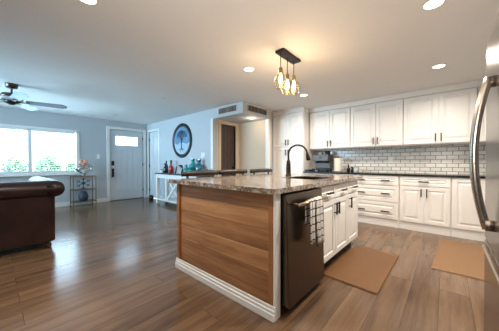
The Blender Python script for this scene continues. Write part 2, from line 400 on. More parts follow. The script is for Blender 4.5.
# front door
d = thing('door_1', None, None, (XL, (DY0+DY1)/2, 0)); d['kind'] = 'structure'
f = MB(); f.box(XL-0.1, XL+0.016, DY0-0.075, DY0, 0, DZ+0.075); f.box(XL-0.1, XL+0.016, DY1, DY1+0.075, 0, DZ+0.075); f.box(XL-0.1, XL+0.016, DY0, DY1, DZ, DZ+0.075)
f.build('door_frame', M['white'], d, bevel=0.004)
LY0, LY1, LZ0, LZ1 = 2.36, 2.99, 1.61, 1.88
x0, x1 = XL-0.07, XL-0.025
s = MB(); s.box(x0, x1, DY0+0.004, LY0, 0.012, DZ-0.004); s.box(x0, x1, LY1, DY1-0.004, 0.012, DZ-0.004); s.box(x0, x1, LY0, LY1, LZ1, DZ-0.004)
s.box(x0, x1-0.008, LY0, LY1, 0.30, LZ0); s.box(x0, x1, LY0, LY1, 0.012, 0.30); s.box(x0, x1, LY0, LY1, LZ0-0.12, LZ0)
n = 4
for k in range(n):
    a = LY0+(LY1-LY0)*k/n+0.008; b = LY0+(LY1-LY0)*(k+1)/n-0.008
    s.box(x1-0.01, x1-0.001, a, b, 0.31, LZ0-0.13)
s.build('door_leaf', M['doorwhite'], d, bevel=0.002)
f = MB()
for (a, b, c, e) in ((LY0-0.02, LY0+0.012, LZ0-0.02, LZ1+0.02), (LY1-0.012, LY1+0.02, LZ0-0.02, LZ1+0.02), (LY0, LY1, LZ0-0.02, LZ0+0.012), (LY0, LY1, LZ1-0.012, LZ1+0.02)): f.box(x1-0.004, x1+0.012, a, b, c, e)
f.build('light_frame', M['white'], d, bevel=0.003)
box(x0+0.02, x0+0.026, LY0, LY1, LZ0, LZ1).build('pane', M['pane'], d)
box(x1, x1+0.022, 2.255, 2.325, 1.02, 1.15).build('keypad_lock', M['black'], d, bevel=0.006)
h = MB(); h.box(x1, x1+0.012, 2.262, 2.318, 0.68, 0.93); h.tube([(x1, 2.29, 0.86), (x1+0.05, 2.29, 0.86), (x1+0.055, 2.29, 0.80), (x1+0.05, 2.29, 0.72), (x1, 2.29, 0.71)], 0.012, 8); h.ball((x1+0.045, 2.29, 0.90), 0.02, 0.028, 0.02, 10, 6)
h.build('door_handle', M['black'], d, smooth=False)
h = MB()
for z in (0.25, 1.05, 1.85): h.box(x1, x1+0.012, DY1-0.02, DY1+0.004, z-0.05, z+0.05)
h.build('hinges', M['black'], d)
box(XL-0.1, XL+0.0, DY0, DY1, 0, 0.012).build('threshold', M['darkwood'], d)

# closet door
d = thing('door_2', None, None, ((CX0+CX1)/2, YC, 0)); d['kind'] = 'structure'
f = MB(); f.box(CX0-0.06, CX0, YC-0.016, YC+0.08, 0, CZ+0.06); f.box(CX1, CX1+0.06, YC-0.016, YC+0.08, 0, CZ+0.06); f.box(CX0, CX1, YC-0.016, YC+0.08, CZ, CZ+0.06)
f.build('door_frame', M['white'], d, bevel=0.004)
s = MB(); s.box(CX0+0.003, CX1-0.003, YC+0.02, YC+0.055, 0.012, CZ-0.003)
for a, b in ((0.18, 0.92), (1.05, 1.92)):
    for u, v in ((CX0+0.09, (CX0+CX1)/2-0.03), ((CX0+CX1)/2+0.03, CX1-0.09)):
        s.box(u, v, YC+0.012, YC+0.022, a, b)
s.build('door_leaf', M['doorwhite'], d, bevel=0.005)
h = MB()
for z in (0.25, 1.0, 1.82): h.box(CX0-0.004, CX0+0.02, YC+0.006, YC+0.022, z-0.045, z+0.045)
h.build('hinges', M['black'], d)
# dark door in the recess
d = thing('door_3', None, None, (HX, (HD0+HD1)/2, 0)); d['kind'] = 'structure'
f = MB(); f.box(HX-0.1, HX+0.014, HD0-0.07, HD0, 0, HDZ+0.07); f.box(HX-0.1, HX+0.014, HD1, HD1+0.07, 0, HDZ+0.07); f.box(HX-0.1, HX+0.014, HD0, HD1, HDZ, HDZ+0.07)
f.build('door_frame', M['wall_warm'], d, bevel=0.004)
s = MB(); s.box(HX-0.075, HX-0.04, HD0+0.003, HD1-0.003, 0.012, HDZ-0.003)
for k in range(4):
    a = HD0+0.02+0.11*k; s.box(HX-0.045, HX-0.034, a, a+0.10, 0.06, HDZ-0.05)
s.build('door_leaf', M['slab'], d, bevel=0.003)
MB().ball((HX-0.012, HD1-0.06, 0.98), 0.025, 0.028, 0.028).build('door_knob', M['bronze'], d, smooth=True)

# outside: lawn, shrubs
gr = box(-30, XL-T-0.01, -14, 14, -0.22, -0.12).build('lawn', M['lawn']); struct(gr)
def shrub(x, y, h, w_, lb):
    t = thing('garden_shrub', lb, 'shrub', (x, y, -0.12), 'shrubs outside the living room window')
    st = MB()
    for k in range(5):
        a = k*1.3; st.tube([(x, y, -0.12), (x+0.2*w_*math.cos(a), y+0.2*w_*math.sin(a), h*0.45), (x+0.38*w_*math.cos(a), y+0.38*w_*math.sin(a), h*0.8)], [0.025, 0.018, 0.008], 6)
    st.build('stem', M['hedge_wood'], t)
    lf = MB()
    for k in range(1100):
        u = Vector((random.gauss(0, 1), random.gauss(0, 1), random.gauss(0, 1))).normalized()*random.uniform(0.55, 1.0)
        c = Vector((x+u.x*w_/2, y+u.y*w_/2, -0.12+h*0.55+u.z*h*0.45)); q = Vector((random.gauss(0, 1), random.gauss(0, 1), random.gauss(0, 1))).normalized()
        a = q.orthogonal().normalized()*0.045; b = q.cross(a).normalized()*0.03
        vs = [lf.bm.verts.new(c+p) for p in (a, b, -a, -b)]; lf.bm.faces.new(vs)
    lf.build('foliage', M['leafgreen'], t)
for i, (x, y, h, w_) in enumerate([(-9.6, -1.05, 1.45, 0.74), (-9.5, -0.3, 1.5, 0.74), (-9.6, 0.45, 1.4, 0.74), (-9.5, 1.2, 1.52, 0.74), (-9.6, 1.95, 1.48, 0.74)]):
    shrub(x, y, h, w_, ['low green shrub outside the left pane, leftmost', 'green shrub outside the left window pane near the mullion', 'low green shrub outside, just behind the window mullion',
                        'taller green shrub outside the right window pane', 'green shrub outside at the right edge of the window'][i])

# ------------------------------------------------------------------ kitchen run
FY = 4.45                      # base door face
def raised(mb, w_, h, x=0.0, z=0.0, y=0.0, th=0.02, st=0.055):
    """raised-panel slab in local coords: spans x..x+w_, z..z+h, front at y-th"""
    f = y-th
    mb.box(x, x+w_, f+0.013, y, z, z+h)
    st = min(st, w_*0.22, h*0.28)
    mb.box(x, x+st, f, f+0.0135, z, z+h); mb.box(x+w_-st, x+w_, f, f+0.0135, z, z+h)
    mb.box(x+st, x+w_-st, f, f+0.0135, z, z+st); mb.box(x+st, x+w_-st, f, f+0.0135, z+h-st, z+h)
    a = st+0.012; b = a+min(0.028, h*0.12, w_*0.12)
    mb.hexa([(x+a, f+0.0135, z+a), (x+w_-a, f+0.0135, z+a), (x+w_-b, f+0.001, z+b), (x+b, f+0.001, z+b),
             (x+a, f+0.0135, z+h-a), (x+w_-a, f+0.0135, z+h-a), (x+w_-b, f+0.001, z+h-b), (x+b, f+0.001, z+h-b)])
    return mb
def pull(parent, x, z, y, vertical=True, L=0.13):
    h = MB()
    if vertical:
        h.bar((x, y-0.03, z-L/2), (x, y-0.03, z+L/2), 0.016, 0.016, (0, 1, 0))
        for s in (-1, 1): h.bar((x, y, z+s*(L/2-0.02)), (x, y-0.03, z+s*(L/2-0.02)), 0.011, 0.011)
    else:
        h.bar((x-L/2, y-0.03, z), (x+L/2, y-0.03, z), 0.018, 0.018)
        for s in (-1, 1): h.bar((x+s*(L/2-0.02), y, z), (x+s*(L/2-0.02), y-0.03, z), 0.011, 0.011)
    return h.build('handle', M['pull'], parent, bevel=0.003)
def cabinet(name, label, cat, group, w_, depth, z0, z1, fronts, toe=0.0, toe_mat=None, toe_in=0.0, rail=False, shell=False):
    """fronts: (kind, x, z, w, h, handles[(x, z, vertical)]); local: x along width, front face at y=0 going -y"""
    t = thing(name, label, cat, (0, 0, 0), group)
    if shell:      # open-topped carcass: the sink hangs inside
        b = MB(); k = 0.018; zb = z0+toe
        b.box(0.001, w_-0.001, 0, k, zb, z1); b.box(0.001, w_-0.001, depth-k, depth, zb, z1); b.box(0.001, k, k, depth-k, zb, z1); b.box(w_-k, w_-0.001, k, depth-k, zb, z1); b.box(k, w_-k, k, depth-k, zb, zb+k)
        b.build('body', M['cab'], t)
    else: box(0.001, w_-0.001, 0, depth, z0+toe, z1).build('body', M['cab'], t, bevel=0.002)
    if toe: box(0.001, w_-0.001, toe_in, depth, z0, z0+toe).build('toe_kick', toe_mat, t)
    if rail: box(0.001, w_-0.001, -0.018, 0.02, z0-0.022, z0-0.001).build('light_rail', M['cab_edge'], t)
    for k, x, z, fw, fh, hs in fronts:
        o = raised(MB(), fw, fh, x, z, -0.0005).build(k, M['cab'], t, bevel=0.0025)
        for hx, hz, v in hs: pull(o, hx, hz, -0.0205, v)
    return t
g = 0.004
def place(t, x, y, rz=0): t.location = (x, y, 0); t.rotation_euler.z = rz; return t
# base units along the far wall (faces at FY; body starts .02 behind)
BZ = 0.875
def base_two_door(w_, label, split=None):
    s = split or w_/2
    return cabinet('base_cabinet', label, 'cabinet', 'base cabinets under the black worktop', w_, 0.57, 0, BZ,
        [('drawer', 0.012, 0.725, w_-0.024, 0.14, [(w_/2, 0.795, False)]),
         ('door', 0.012, 0.135, s-0.014, 0.575, [(s-0.035, 0.62, True)]), ('door', s+0.002, 0.135, w_-s-0.014, 0.575, [(s+0.035, 0.62, True)])], 0.12, M['white'], 0.0)
place(base_two_door(0.98, 'white base cabinet at the left end of the far worktop, behind the island'), -2.335, FY+0.02)
w_ = 0.765
t = cabinet('drawer_cabinet', 'wide white cabinet with three drawers and paired black pulls, right of the island', 'cabinet', 'base cabinets under the black worktop', w_, 0.57, 0, BZ,
    [('drawer', 0.012, 0.71, w_-0.024, 0.155, [(0.19, 0.79, False), (0.57, 0.79, False)]), ('drawer', 0.012, 0.43, w_-0.024, 0.265, [(0.19, 0.565, False), (0.57, 0.565, False)]),
     ('drawer', 0.012, 0.135, w_-0.024, 0.28, [(0.19, 0.26, False), (0.57, 0.26, False)])], 0.12, M['white'])
place(t, -1.35, FY+0.02)
place(base_two_door(0.645, 'white base cabinet with one drawer over two doors, right of the drawer stack', 0.328), -0.583, FY+0.02)
def base_one(w_, label):
    return cabinet('base_cabinet', label, 'cabinet', 'base cabinets under the black worktop', w_, 0.57, 0, BZ,
        [('door', 0.012, 0.135, w_-0.024, 0.73, [(w_-0.045, 0.72, True)])], 0.12, M['white'])
place(base_one(0.40, 'white base cabinet with a single full-height door, next to the fridge handle'), 0.064, FY+0.02)
place(base_one(0.57, 'white base cabinet in the far right corner behind the fridge'), 0.466, FY+0.02)
# worktop
tag(box(-2.33, XR-0.005, FY-0.02, YK-0.014, BZ+0.001, BZ+0.034).build('worktop', M['counter'], bevel=0.005), 'long black stone worktop along the far tiled wall', 'worktop')
struct(box(-2.33, XR-0.001, YK-0.012, YK, BZ+0.001, 1.41).build('backsplash', M['tile']))
# upper cabinets
UY, UZ0, UZ1 = 4.73, 1.40, 2.215
def upper(x0, x1, sp, label):
    w_ = x1-x0; s = sp-x0
    t = cabinet('upper_cabinet', label, 'cabinet', 'upper cabinets over the tiled wall', w_, YK-UY-0.022, UZ0, UZ1,
        [('door', 0.006, UZ0+0.012, s-0.009, UZ1-UZ0-0.03, [(s-0.035, UZ0+0.105, True)]), ('door', s+0.003, UZ0+0.012, w_-s-0.009, UZ1-UZ0-0.03, [(s+0.035, UZ0+0.105, True)])], rail=True)
    return place(t, x0, UY+0.02)
upper(-2.318, -1.452, -1.872, 'white two-door wall cabinet above the coffee machine, leftmost of the three')
upper(-1.450, -0.569, -0.995, 'white two-door wall cabinet in the middle of the three in view')
upper(-0.567, 0.345, -0.095, 'white two-door wall cabinet nearest the fridge')
upper(0.347, XR-0.004, 0.70, 'white two-door wall cabinet hidden in the corner behind the fridge')
# pantry
px0, px1, ps = SX-0.113, -2.34, -2.735
w_ = px1-px0; s = ps-px0
t = cabinet('pantry_cabinet', 'tall white pantry cabinet with upper and lower doors left of the coffee machine', 'cabinet', None, w_, 0.57, 0, 2.215,
    [('door', 0.012, 1.455, s-0.014, 0.735, [(s-0.035, 1.56, True)]), ('door', s+0.002, 1.455, w_-s-0.014, 0.735, [(s+0.035, 1.56, True)]),
     ('door', 0.012, 0.13, s-0.014, 1.31, [(s-0.035, 1.33, True)]), ('door', s+0.002, 0.13, w_-s-0.014, 1.31, [(s+0.035, 1.33, True)])], 0.12, M['white'])
place(t, px0, FY+0.02)
# frieze above the cabinets, up to the ceiling, with crown strip
w = MB(); w.box(px1+0.001, XR-0.001, UY+0.004, YK, UZ1+0.001, ZC); w.box(px0, px1, FY+0.006, YK, UZ1+0.001, ZC)
w.box(px1+0.02, XR-0.001, UY-0.022, UY+0.004, UZ1+0.002, UZ1+0.018); w.box(px0, px1+0.02, FY-0.02, FY+0.006, UZ1+0.002, UZ1+0.018)
w.box(px1+0.02, XR-0.001, UY-0.012, UY+0.004, ZC-0.02, ZC); w.box(px0, px1+0.012, FY-0.01, FY+0.006, ZC-0.02, ZC)
struct(w.build('trim_3', M['cab'], bevel=0.003))
# wall outlets / switches
def plate(name, label, cat, loc, axis, slots, group=None, w_=0.075, h=0.118):
    x, y, z = loc; t = thing(name, label, cat, loc, group)
    if axis == 'y': box(x-w_/2, x+w_/2, y-0.007, y, z-h/2, z+h/2).build('plate', M['white'], t, bevel=0.003)
    else: box(x, x+0.007, y-w_/2, y+w_/2, z-h/2, z+h/2).build('plate', M['white'], t, bevel=0.003)
    for dx, dz, ww, hh in slots:
        b = MB()
        if axis == 'y': b.box(x+dx-ww/2, x+dx+ww/2, y-0.011, y-0.0065, z+dz-hh/2, z+dz+hh/2)
        else: b.box(x+0.0065, x+0.011, y+dx-ww/2, y+dx+ww/2, z+dz-hh/2, z+dz+hh/2)
        b.build('rocker' if name == 'light_switch' else 'socket', M['white'], t, bevel=0.001)
    return t
plate('power_outlet', 'white double power outlet on the tiled backsplash', 'outlet', (-0.80, YK-0.0125, 1.15), 'y', [(0, 0.026, 0.034, 0.03), (0, -0.026, 0.034, 0.03)])
plate('light_switch', 'white switch plate on the pale wall between window and front door', 'switch', (XL, 1.93, 1.27), 'x', [(0, 0, 0.032, 0.065)])
plate('light_switch', 'white double switch plate on the blue-grey wall right of the round art', 'switch', (-4.31, YC, 1.28), 'y', [(-0.03, 0, 0.032, 0.065), (0.03, 0, 0.032, 0.065)], w_=0.13)

# air vents on the soffit
def vent(label, along, a, b, fixed):
    z0, z1 = 2.135, 2.285
    loc = ((a+b)/2, fixed, z0) if along == 'x' else (fixed, (a+b)/2, z0)
    t = thing('air_vent', label, 'vent', loc, 'air vents on the dropped soffit')
    def bx(u0, u1, d0, d1, c0, c1):
        return (u0, u1, fixed-d1, fixed-d0, c0, c1) if along == 'x' else (fixed+d0, fixed+d1, u0, u1, c0, c1)
    f = MB(); f.box(*bx(a, b, 0, 0.012, z1-0.018, z1)); f.box(*bx(a, b, 0, 0.012, z0, z0+0.018)); f.box(*bx(a, a+0.018, 0, 0.012, z0+0.018, z1-0.018)); f.box(*bx(b-0.018, b, 0, 0.012, z0+0.018, z1-0.018))
    f.build('frame', M['grille'], t, bevel=0.002)
    box(*bx(a+0.018, b-0.018, 0.0005, 0.002, z0+0.018, z1-0.018)).build('duct_shade_sheet', M['ventdark'], t)  # near-black sheet on the soffit face, painting the shade inside the duct
    s = MB(); n = 14; L = (b-a-0.036)
    for k in range(n):
        u = a+0.018+L*(k+0.5)/n; s.box(*bx(u-0.007, u+0.007, 0.002, 0.009, z0+0.018, z1-0.018))
    u = (a+b)/2+0.02
    s.box(*bx(u-0.012, u+0.012, 0.002, 0.011, z0+0.018, z1-0.018))
    s.build('louvres', M['ventbar'], t)
vent('wall vent grille on the left face of the soffit, toward the living room', 'x', -3.76, -3.18, YC)
vent('wall vent grille on the right face of the soffit, toward the kitchen', 'y', 3.40, 4.06, SX)

# ------------------------------------------------------------------ island
IX, IXL, IY0, IY1 = -0.88, -2.12, 1.29, 3.235
t = thing('island_end_panel', 'oak plank end panel of the island with white stepped skirting', 'panel', ((IX+IXL)/2, IY0, 0))
box(IXL+0.045, IX-0.055, IY0+0.005, IY0+0.02, 0.08, 0.878).build('plank_panel', M['panel'], t)
for a, b in ((IXL, IXL+0.045), (IX-0.055, IX-0.013)): box(a, b, IY0-0.02, IY0+0.02, 0.08, 0.878).build('upright_strip', M['strip'], t, bevel=0.002)
wb = tag(box(IX-0.0125, IX+0.006, IY0-0.02, IY0+0.045, 0.0, 0.878).build('corner_board', M['white'], t, bevel=0.002), 'white painted corner board')
box(IXL, IX-0.013, IY0+0.021, IY0+0.045, 0.0, 0.878).build('backing_board', M['strip'], t)
b = MB(); x0, x1 = IXL-0.004, IX+0.008
b.box(x0, x1, IY0-0.042, IY0-0.0205, 0, 0.05); b.box(x0, x1, IY0-0.036, IY0-0.0205, 0.05, 0.074); b.box(x0, x1, IY0-0.029, IY0-0.0205, 0.074, 0.1)
tag(b.build('skirting', M['white'], t, bevel=0.004), 'white stepped skirting board')
# back panel of the island body, seen from the stool side
BX = -1.72
tag(box(BX, BX+0.02, IY0+0.047, IY1, 0, 0.878).build('island_back_panel', M['cab'], bevel=0.002), 'white rear panel of the island behind the counter stools', 'panel')
# island cabinets face +X (rotate +90 about Z): local x -> world +Y
def isl(label, y0, w_, fronts):
    t = cabinet('island_cabinet', label, 'cabinet', 'white cabinets on the working side of the island', w_, 0.79, 0, 0.876, fronts, 0.10, M['black'], 0.07, shell=True)
    return place(t, IX-0.02, y0, R(90))
w_ = 0.838; s = 0.432
isl('white island cabinet with two drawers over two doors, beside the dishwasher', 1.963, w_,
    [('drawer', 0.04, 0.725, s-0.043, 0.13, [(0.235, 0.79, False)]), ('drawer', s+0.003, 0.725, w_-s-0.009, 0.13, [(0.635, 0.79, False)]),
     ('door', 0.04, 0.115, s-0.043, 0.595, [(s-0.033, 0.615, True)]), ('door', s+0.003, 0.115, w_-s-0.009, 0.595, [(s+0.033, 0.615, True)])])
w_ = 0.425
isl('white island cabinet with one drawer over one door, at the far end of the island', 2.803, w_,
    [('drawer', 0.006, 0.725, w_-0.03, 0.13, [(0.2, 0.79, False)]), ('door', 0.006, 0.115, w_-0.03, 0.595, [(0.04, 0.615, True)])])
# granite top with sink cut-out
gx0, gx1, gy0, gy1 = -2.20, -0.845, 1.222, 3.285
sx0, sx1, sy0, sy1 = -1.46, -1.03, 2.20, 2.78
b = MB(); z0, z1 = 0.879, 0.915
b.box(gx0, sx0, gy0, gy1, z0, z1); b.box(sx1, gx1, gy0, gy1, z0, z1); b.box(sx0, sx1, gy0, sy0, z0, z1); b.box(sx0, sx1, sy1, gy1, z0, z1)
bmesh.ops.remove_doubles(b.bm, verts=b.bm.verts, dist=1e-5)
tag(b.build('granite_countertop', M['granite']), 'speckled cream and brown granite top of the kitchen island', 'countertop')
# sink
t = thing('kitchen_sink', 'dark bronze undermount sink set in the island granite', 'sink', ((sx0+sx1)/2, (sy0+sy1)/2, 0.72))
b = MB(); tk = 0.006; zb = 0.878 
b.box(sx0+0.002, sx0+0.008, sy0+0.002, sy1-0.002, 0.72, zb+0.030); b.box(sx1-0.008, sx1-0.002, sy0+0.002, sy1-0.002, 0.72, zb+0.030)
b.box(sx0+0.008, sx1-0.008, sy0+0.002, sy0+0.008, 0.72, zb+0.030); b.box(sx0+0.008, sx1-0.008, sy1-0.008, sy1-0.002, 0.72, zb+0.030); b.box(sx0+0.002, sx1-0.002, sy0+0.002, sy1-0.002, 0.714, 0.72)
b.build('basin', M['bronze'], t)
MB().lathe([(0.045, 0), (0.045, 0.004), (0.03, 0.005)], ((sx0+sx1)/2, (sy0+sy1)/2, 0.7201)).build('drain', M['chrome'], t, smooth=False)
# faucet
fx, fy = -1.575, 2.59
t = thing('kitchen_faucet', 'dark bronze gooseneck pull-down faucet on the island', 'faucet', (fx, fy, 0.915))
MB().lathe([(0.038, 0), (0.038, 0.008), (0.031, 0.016), (0.029, 0.13), (0.024, 0.19), (0.017, 0.215)], (fx, fy, 0.9155)).build('base', M['bronze'], t, smooth=True)
pts = [(fx, fy, 1.12), (fx, fy, 1.20)]; ux, uy = 0.80, 0.60
ra = 0.122
for k in range(0, 15):
    a = math.pi*(k/14)*0.97; pts.append((fx+ux*ra*(1-math.cos(a)), fy+uy*ra*(1-math.cos(a)), 1.205+ra*math.sin(a)))
MB().tube(pts, 0.0125, 12).build('spout', M['bronze'], t, smooth=True)
e = Vector(pts[-1]); dr = (Vector(pts[-1])-Vector(pts[-2])).normalized()
MB().tube([e-dr*0.005, e+dr*0.03, e+dr*0.085, e+dr*0.095], [0.0165, 0.023, 0.028, 0.024], 14).build('spray_head', M['bronze'], t, smooth=True)
MB().tube([(fx, fy, 1.03), (fx+0.03, fy-0.035, 1.045), (fx+0.045, fy-0.055, 1.10)], [0.011, 0.009, 0.007], 8).build('lever', M['bronze'], t, smooth=True)

# dishwasher (root at base, tilted a touch like in the photo), front toward +X
t = thing('dishwasher', 'dark stainless dishwasher built into the near end of the island', 'dishwasher', (-0.88, 1.69, 0))
D0, D1 = 1.352, 1.957
box(-1.60, -0.90, D0+0.01, D1-0.01, 0.10, 0.868).build('casing', M['dwgap'], t)
box(-1.55, -0.945, D0+0.01, D1-0.01, 0.0, 0.098).build('toe_kick', M['black'], t)
b = MB(); P = [(-0.893, D0, 0.075), (-0.812, D0, 0.065), (-0.812, D1, 0.065), (-0.893, D1, 0.075), (-0.893, D0, 0.862), (-0.842, D0, 0.862), (-0.842, D1, 0.862), (-0.893, D1, 0.862)]
dd = b.hexa(P).build('door', M['dwsteel'], t, bevel=0.006)
h = MB(); h.tube([(-0.775, D0+0.055, 0.79), (-0.775, D1-0.055, 0.79)], 0.0135, 12)
for y in (D0+0.08, D1-0.08): h.tube([(-0.846, y, 0.79), (-0.775, y, 0.79)], 0.010, 8)
h.build('handle', M['dwhandle'], dd, smooth=True)
bd = MB().lathe([(0.011, 0), (0.011, 0.003), (0.008, 0.004)], (-0.8275, 1.70, 0.245), 14, 'x').build('round_badge', M['chrome'], dd)
# towel over the dishwasher bar
t = thing('dish_towel', 'white dish towel with black windowpane check hung on the dishwasher bar', 'towel', (-0.775, 1.70, 0.45))
def sheet(y0, y1, zbot_front, zbot_back, x_front, name, ph, r=0.018):
    b = MB(); prof = []
    n = 12
    for k in range(n+1): prof.append((x_front, zbot_front+(0.79-zbot_front)*k/n))
    for k in range(1, 8):
        a = math.pi*k/8; prof.append((-0.775+(x_front+0.775)*math.cos(a), 0.79+r*math.sin(a)))
    for k in range(1, 7): prof.append((-0.775-(x_front+0.775), 0.79-(0.79-zbot_back)*k/6))
    m_ = 10; grid = []
    for j in range(m_+1):
        row = []
        for i, (x, z) in enumerate(prof):
            low = max(0, (0.79-z))
            wv = 0.014*low/0.35*math.sin(j*1.25+ph) if x > -0.775 else 0
            yy = y0+(y1-y0)*j/m_; yy = (y0+y1)/2+(yy-(y0+y1)/2)*(1-0.12*min(1, low/0.3))
            row.append(b.bm.verts.new((x+wv+0.006*low, yy, z-0.012*math.sin(j*0.5+ph) if i == 0 else z)))
        grid.append(row)
    for A, B in zip(grid, grid[1:]):
        for i in range(len(prof)-1): b.bm.faces.new([A[i], A[i+1], B[i+1], B[i]])
    o = b.build(name, M['check'], t, smooth=True)
    s = o.modifiers.new('thick', 'SOLIDIFY'); s.thickness = 0.003; s.offset = 1
    return o
sheet(1.545, 1.655, 0.49, 0.62, -0.757, 'fold', 0.3)
sheet(1.63, 1.765, 0.455, 0.62, -0.750, 'fold', 1.7, 0.024)

# ------------------------------------------------------------------ counter stools
def stool():
    t = thing('counter_stool', None, 'stool')
    # local: faces +x, seat centre at origin, back rail at x = -0.22
    MB().box(-0.20, 0.20, -0.22, 0.22, 0.60, 0.66).build('seat', M['darkwood'], t, bevel=0.02, seg=3)
    for sx in (-0.17, 0.17):
        for sy in (-0.19, 0.19): MB().bar((sx*1.12, sy*1.1, 0), (sx, sy, 0.60), 0.035, 0.035, (0, 1, 0)).build('leg', M['darkwood'], t, bevel=0.004)
    f = MB(); f.bar((-0.18, -0.2, 0.22), (-0.18, 0.2, 0.22), 0.025, 0.03); f.bar((0.18, -0.2, 0.22), (0.18, 0.2, 0.22), 0.025, 0.03)
    for sy in (-0.2, 0.2): f.bar((-0.18, sy, 0.30), (0.18, sy, 0.30), 0.025, 0.03)
    f.build('foot_rail', M['darkwood'], t)
    for sy in (-0.2, 0.2): MB().bar((-0.185, sy, 0.655), (-0.205, sy*1.05, 0.91), 0.025, 0.025, (0, 1, 0)).build('back_post', M['darkwood'], t)
    r = MB(); L = 0.285
    pr = [(-0.205-0.0*abs(k), -L+2*L*k/8, 0.938+0.006*math.cos((k-4)/4*math.pi/2)) for k in range(9)]
    r.tube(pr, [0.030, 0.035] + [0.035]*5 + [0.035, 0.030], 12)
    rl = r.build('back_rail', M['rimwood'], t, smooth=True)
    for s in (-1, 1): MB().ball((-0.205, s*L, 0.938), 0.034, 0.013, 0.036, 12, 8).build('end_cap', M['black'], rl, smooth=True)
    return t
st = stool()
for i, (y, lb) in enumerate([(1.86, 'dark counter stool at the near end of the island, nearest the camera'), (2.485, 'dark counter stool in the middle of the three behind the island'), (3.19, 'dark counter stool at the far end of the island, by the hall recess')]):
    o = st if i == 0 else copy_tree(st)
    o.location = (-2.295, y, 0.012); o['label'] = lb; o['group'] = 'counter stools along the back of the island'

# ------------------------------------------------------------------ floor mats
def mat(label, pts, mt, z=0.014):
    t = MB(); c = Vector((sum(p[0] for p in pts)/4, sum(p[1] for p in pts)/4, 0))
    lo = [(*p, 0.001) for p in pts]; hi = [(c.x+(p[0]-c.x)*0.965, c.y+(p[1]-c.y)*0.985, z) for p in pts]
    t.hexa(lo+hi)
    return tag(t.build('floor_mat', mt, bevel=0.004), label, 'mat', 'anti-fatigue kitchen mats')
mat('tan cushioned floor mat along the island cabinets', [(-0.905, 2.10), (-0.415, 2.075), (-0.40, 3.13), (-0.89, 3.155)], M['mat'])
mat('pale tan floor mat in front of the far cabinets, by the fridge', [(-0.11, 2.97), (0.40, 2.99), (0.40, 4.2), (-0.06, 4.19)], M['mat2'])

# ------------------------------------------------------------------ fridge
t = thing('refrigerator', 'tall stainless steel refrigerator at the right edge with a bowed handle', 'refrigerator', (0.6, 1.45, 0))
F0, F1, FX = 0.98, 1.965, 0.18
box(FX+0.075, FX+0.76, F0, F1, 0.03, 1.79).build('cabinet_body', M['dwgap'], t, bevel=0.006)
box(FX+0.10, FX+0.70, F0+0.05, F1-0.05, 0.0, 0.03).build('plinth', M['black'], t)
d1 = box(FX, FX+0.07, F0, F1, 0.64, 1.80).build('door', M['steel'], t, bevel=0.008, seg=3)
d2 = box(FX, FX+0.07, F0, F1, 0.06, 0.63).build('freezer_drawer', M['steel'], t, bevel=0.008, seg=3)
h = MB(); hy = 1.63; pts = []
for k in range(17):
    u = k/16; z = 0.755+u*0.755; pts.append((FX-0.072+0.05*(2*u-1)**2*1.0 if 0 < k < 16 else FX-0.024, hy-0.01*(2*u-1), z))
pts[0] = (FX-0.022, hy, 0.755); pts[-1] = (FX-0.022, hy, 1.51)
h.tube(pts, 0.018, 14)
h.box(FX-0.03, FX+0.001, hy-0.016, hy+0.016, 0.75, 0.80); h.box(FX-0.03, FX+0.001, hy-0.016, hy+0.016, 1.465, 1.515)
h.build('handle', M['barsteel'], d1, smooth=True)
h = MB(); h.tube([(FX-0.012, F0+0.1, 0.61), (FX-0.012, F1-0.1, 0.61)], 0.008, 10)
h.build('handle', M['barsteel'], d2)

# ------------------------------------------------------------------ things on the far worktop
cz = BZ+0.034
t = thing('coffee_machine', 'silver and black espresso machine on the far worktop', 'coffee machine', (-2.03, 4.76, cz))
box(-2.215, -1.855, 4.62, 4.92, cz+0.03, cz+0.06).build('drip_tray', M['black'], t, bevel=0.005)
for a in (-2.19, -1.90):
    for y in (4.65, 4.88): MB().lathe([(0.018, 0), (0.018, 0.031)], (a+0.01, y, cz), 10).build('foot', M['black'], t)
box(-2.20, -1.86, 4.76, 4.92, cz+0.06, cz+0.36).build('body', M['machine'], t, bevel=0.012)
box(-2.20, -1.86, 4.63, 4.76, cz+0.22, cz+0.36).build('brew_head', M['machine'], t, bevel=0.012)
for x, dd_ in ((-2.11, 0.0), (-1.95, 0.0)):
    p = MB().lathe([(0.03, 0), (0.034, 0.03), (0.034, 0.04)], (x, 4.68, cz+0.18), 14).build('portafilter', M['black'], t)
    MB().tube([(x, 4.65, cz+0.20), (x, 4.56, cz+0.195)], 0.012, 8).build('grip', M['black'], p)
MB().lathe([(0.05, 0), (0.065, 0.08), (0.06, 0.085)], (-1.95, 4.83, cz+0.361), 16).build('bean_hopper', M['black'], t)
MB().lathe([(0.055, 0), (0.055, 0.05)], (-2.10, 4.83, cz+0.361), 16).build('cup_warmer', M['chrome'], t)
MB().lathe([(0.02, 0), (0.02, 0.012)], (-2.03, 4.618, cz+0.30), 12, 'y').build('gauge', M['black'], t)
t = thing('serving_tray', 'flat black tray with low rim left of the espresso machine', 'tray', (-2.285, 4.62, cz))
b = MB(); b.box(-2.325, -2.225, 4.5, 4.72, cz, cz+0.008); b.box(-2.325, -2.315, 4.5, 4.72, cz+0.008, cz+0.035); b.box(-2.235, -2.225, 4.5, 4.72, cz+0.008, cz+0.035); b.box(-2.315, -2.235, 4.5, 4.51, cz+0.008, cz+0.035); b.box(-2.315, -2.235, 4.71, 4.72, cz+0.008, cz+0.035)
b.build('pan', M['black'], t, bevel=0.002)
t = thing('paper_towel_holder', 'white roll of paper towel standing on the far worktop', 'paper towel', (-1.695, 4.76, cz))
MB().lathe([(0.085, 0), (0.085, 0.008)], (-1.695, 4.76, cz), 20).build('base', M['pull'], t)
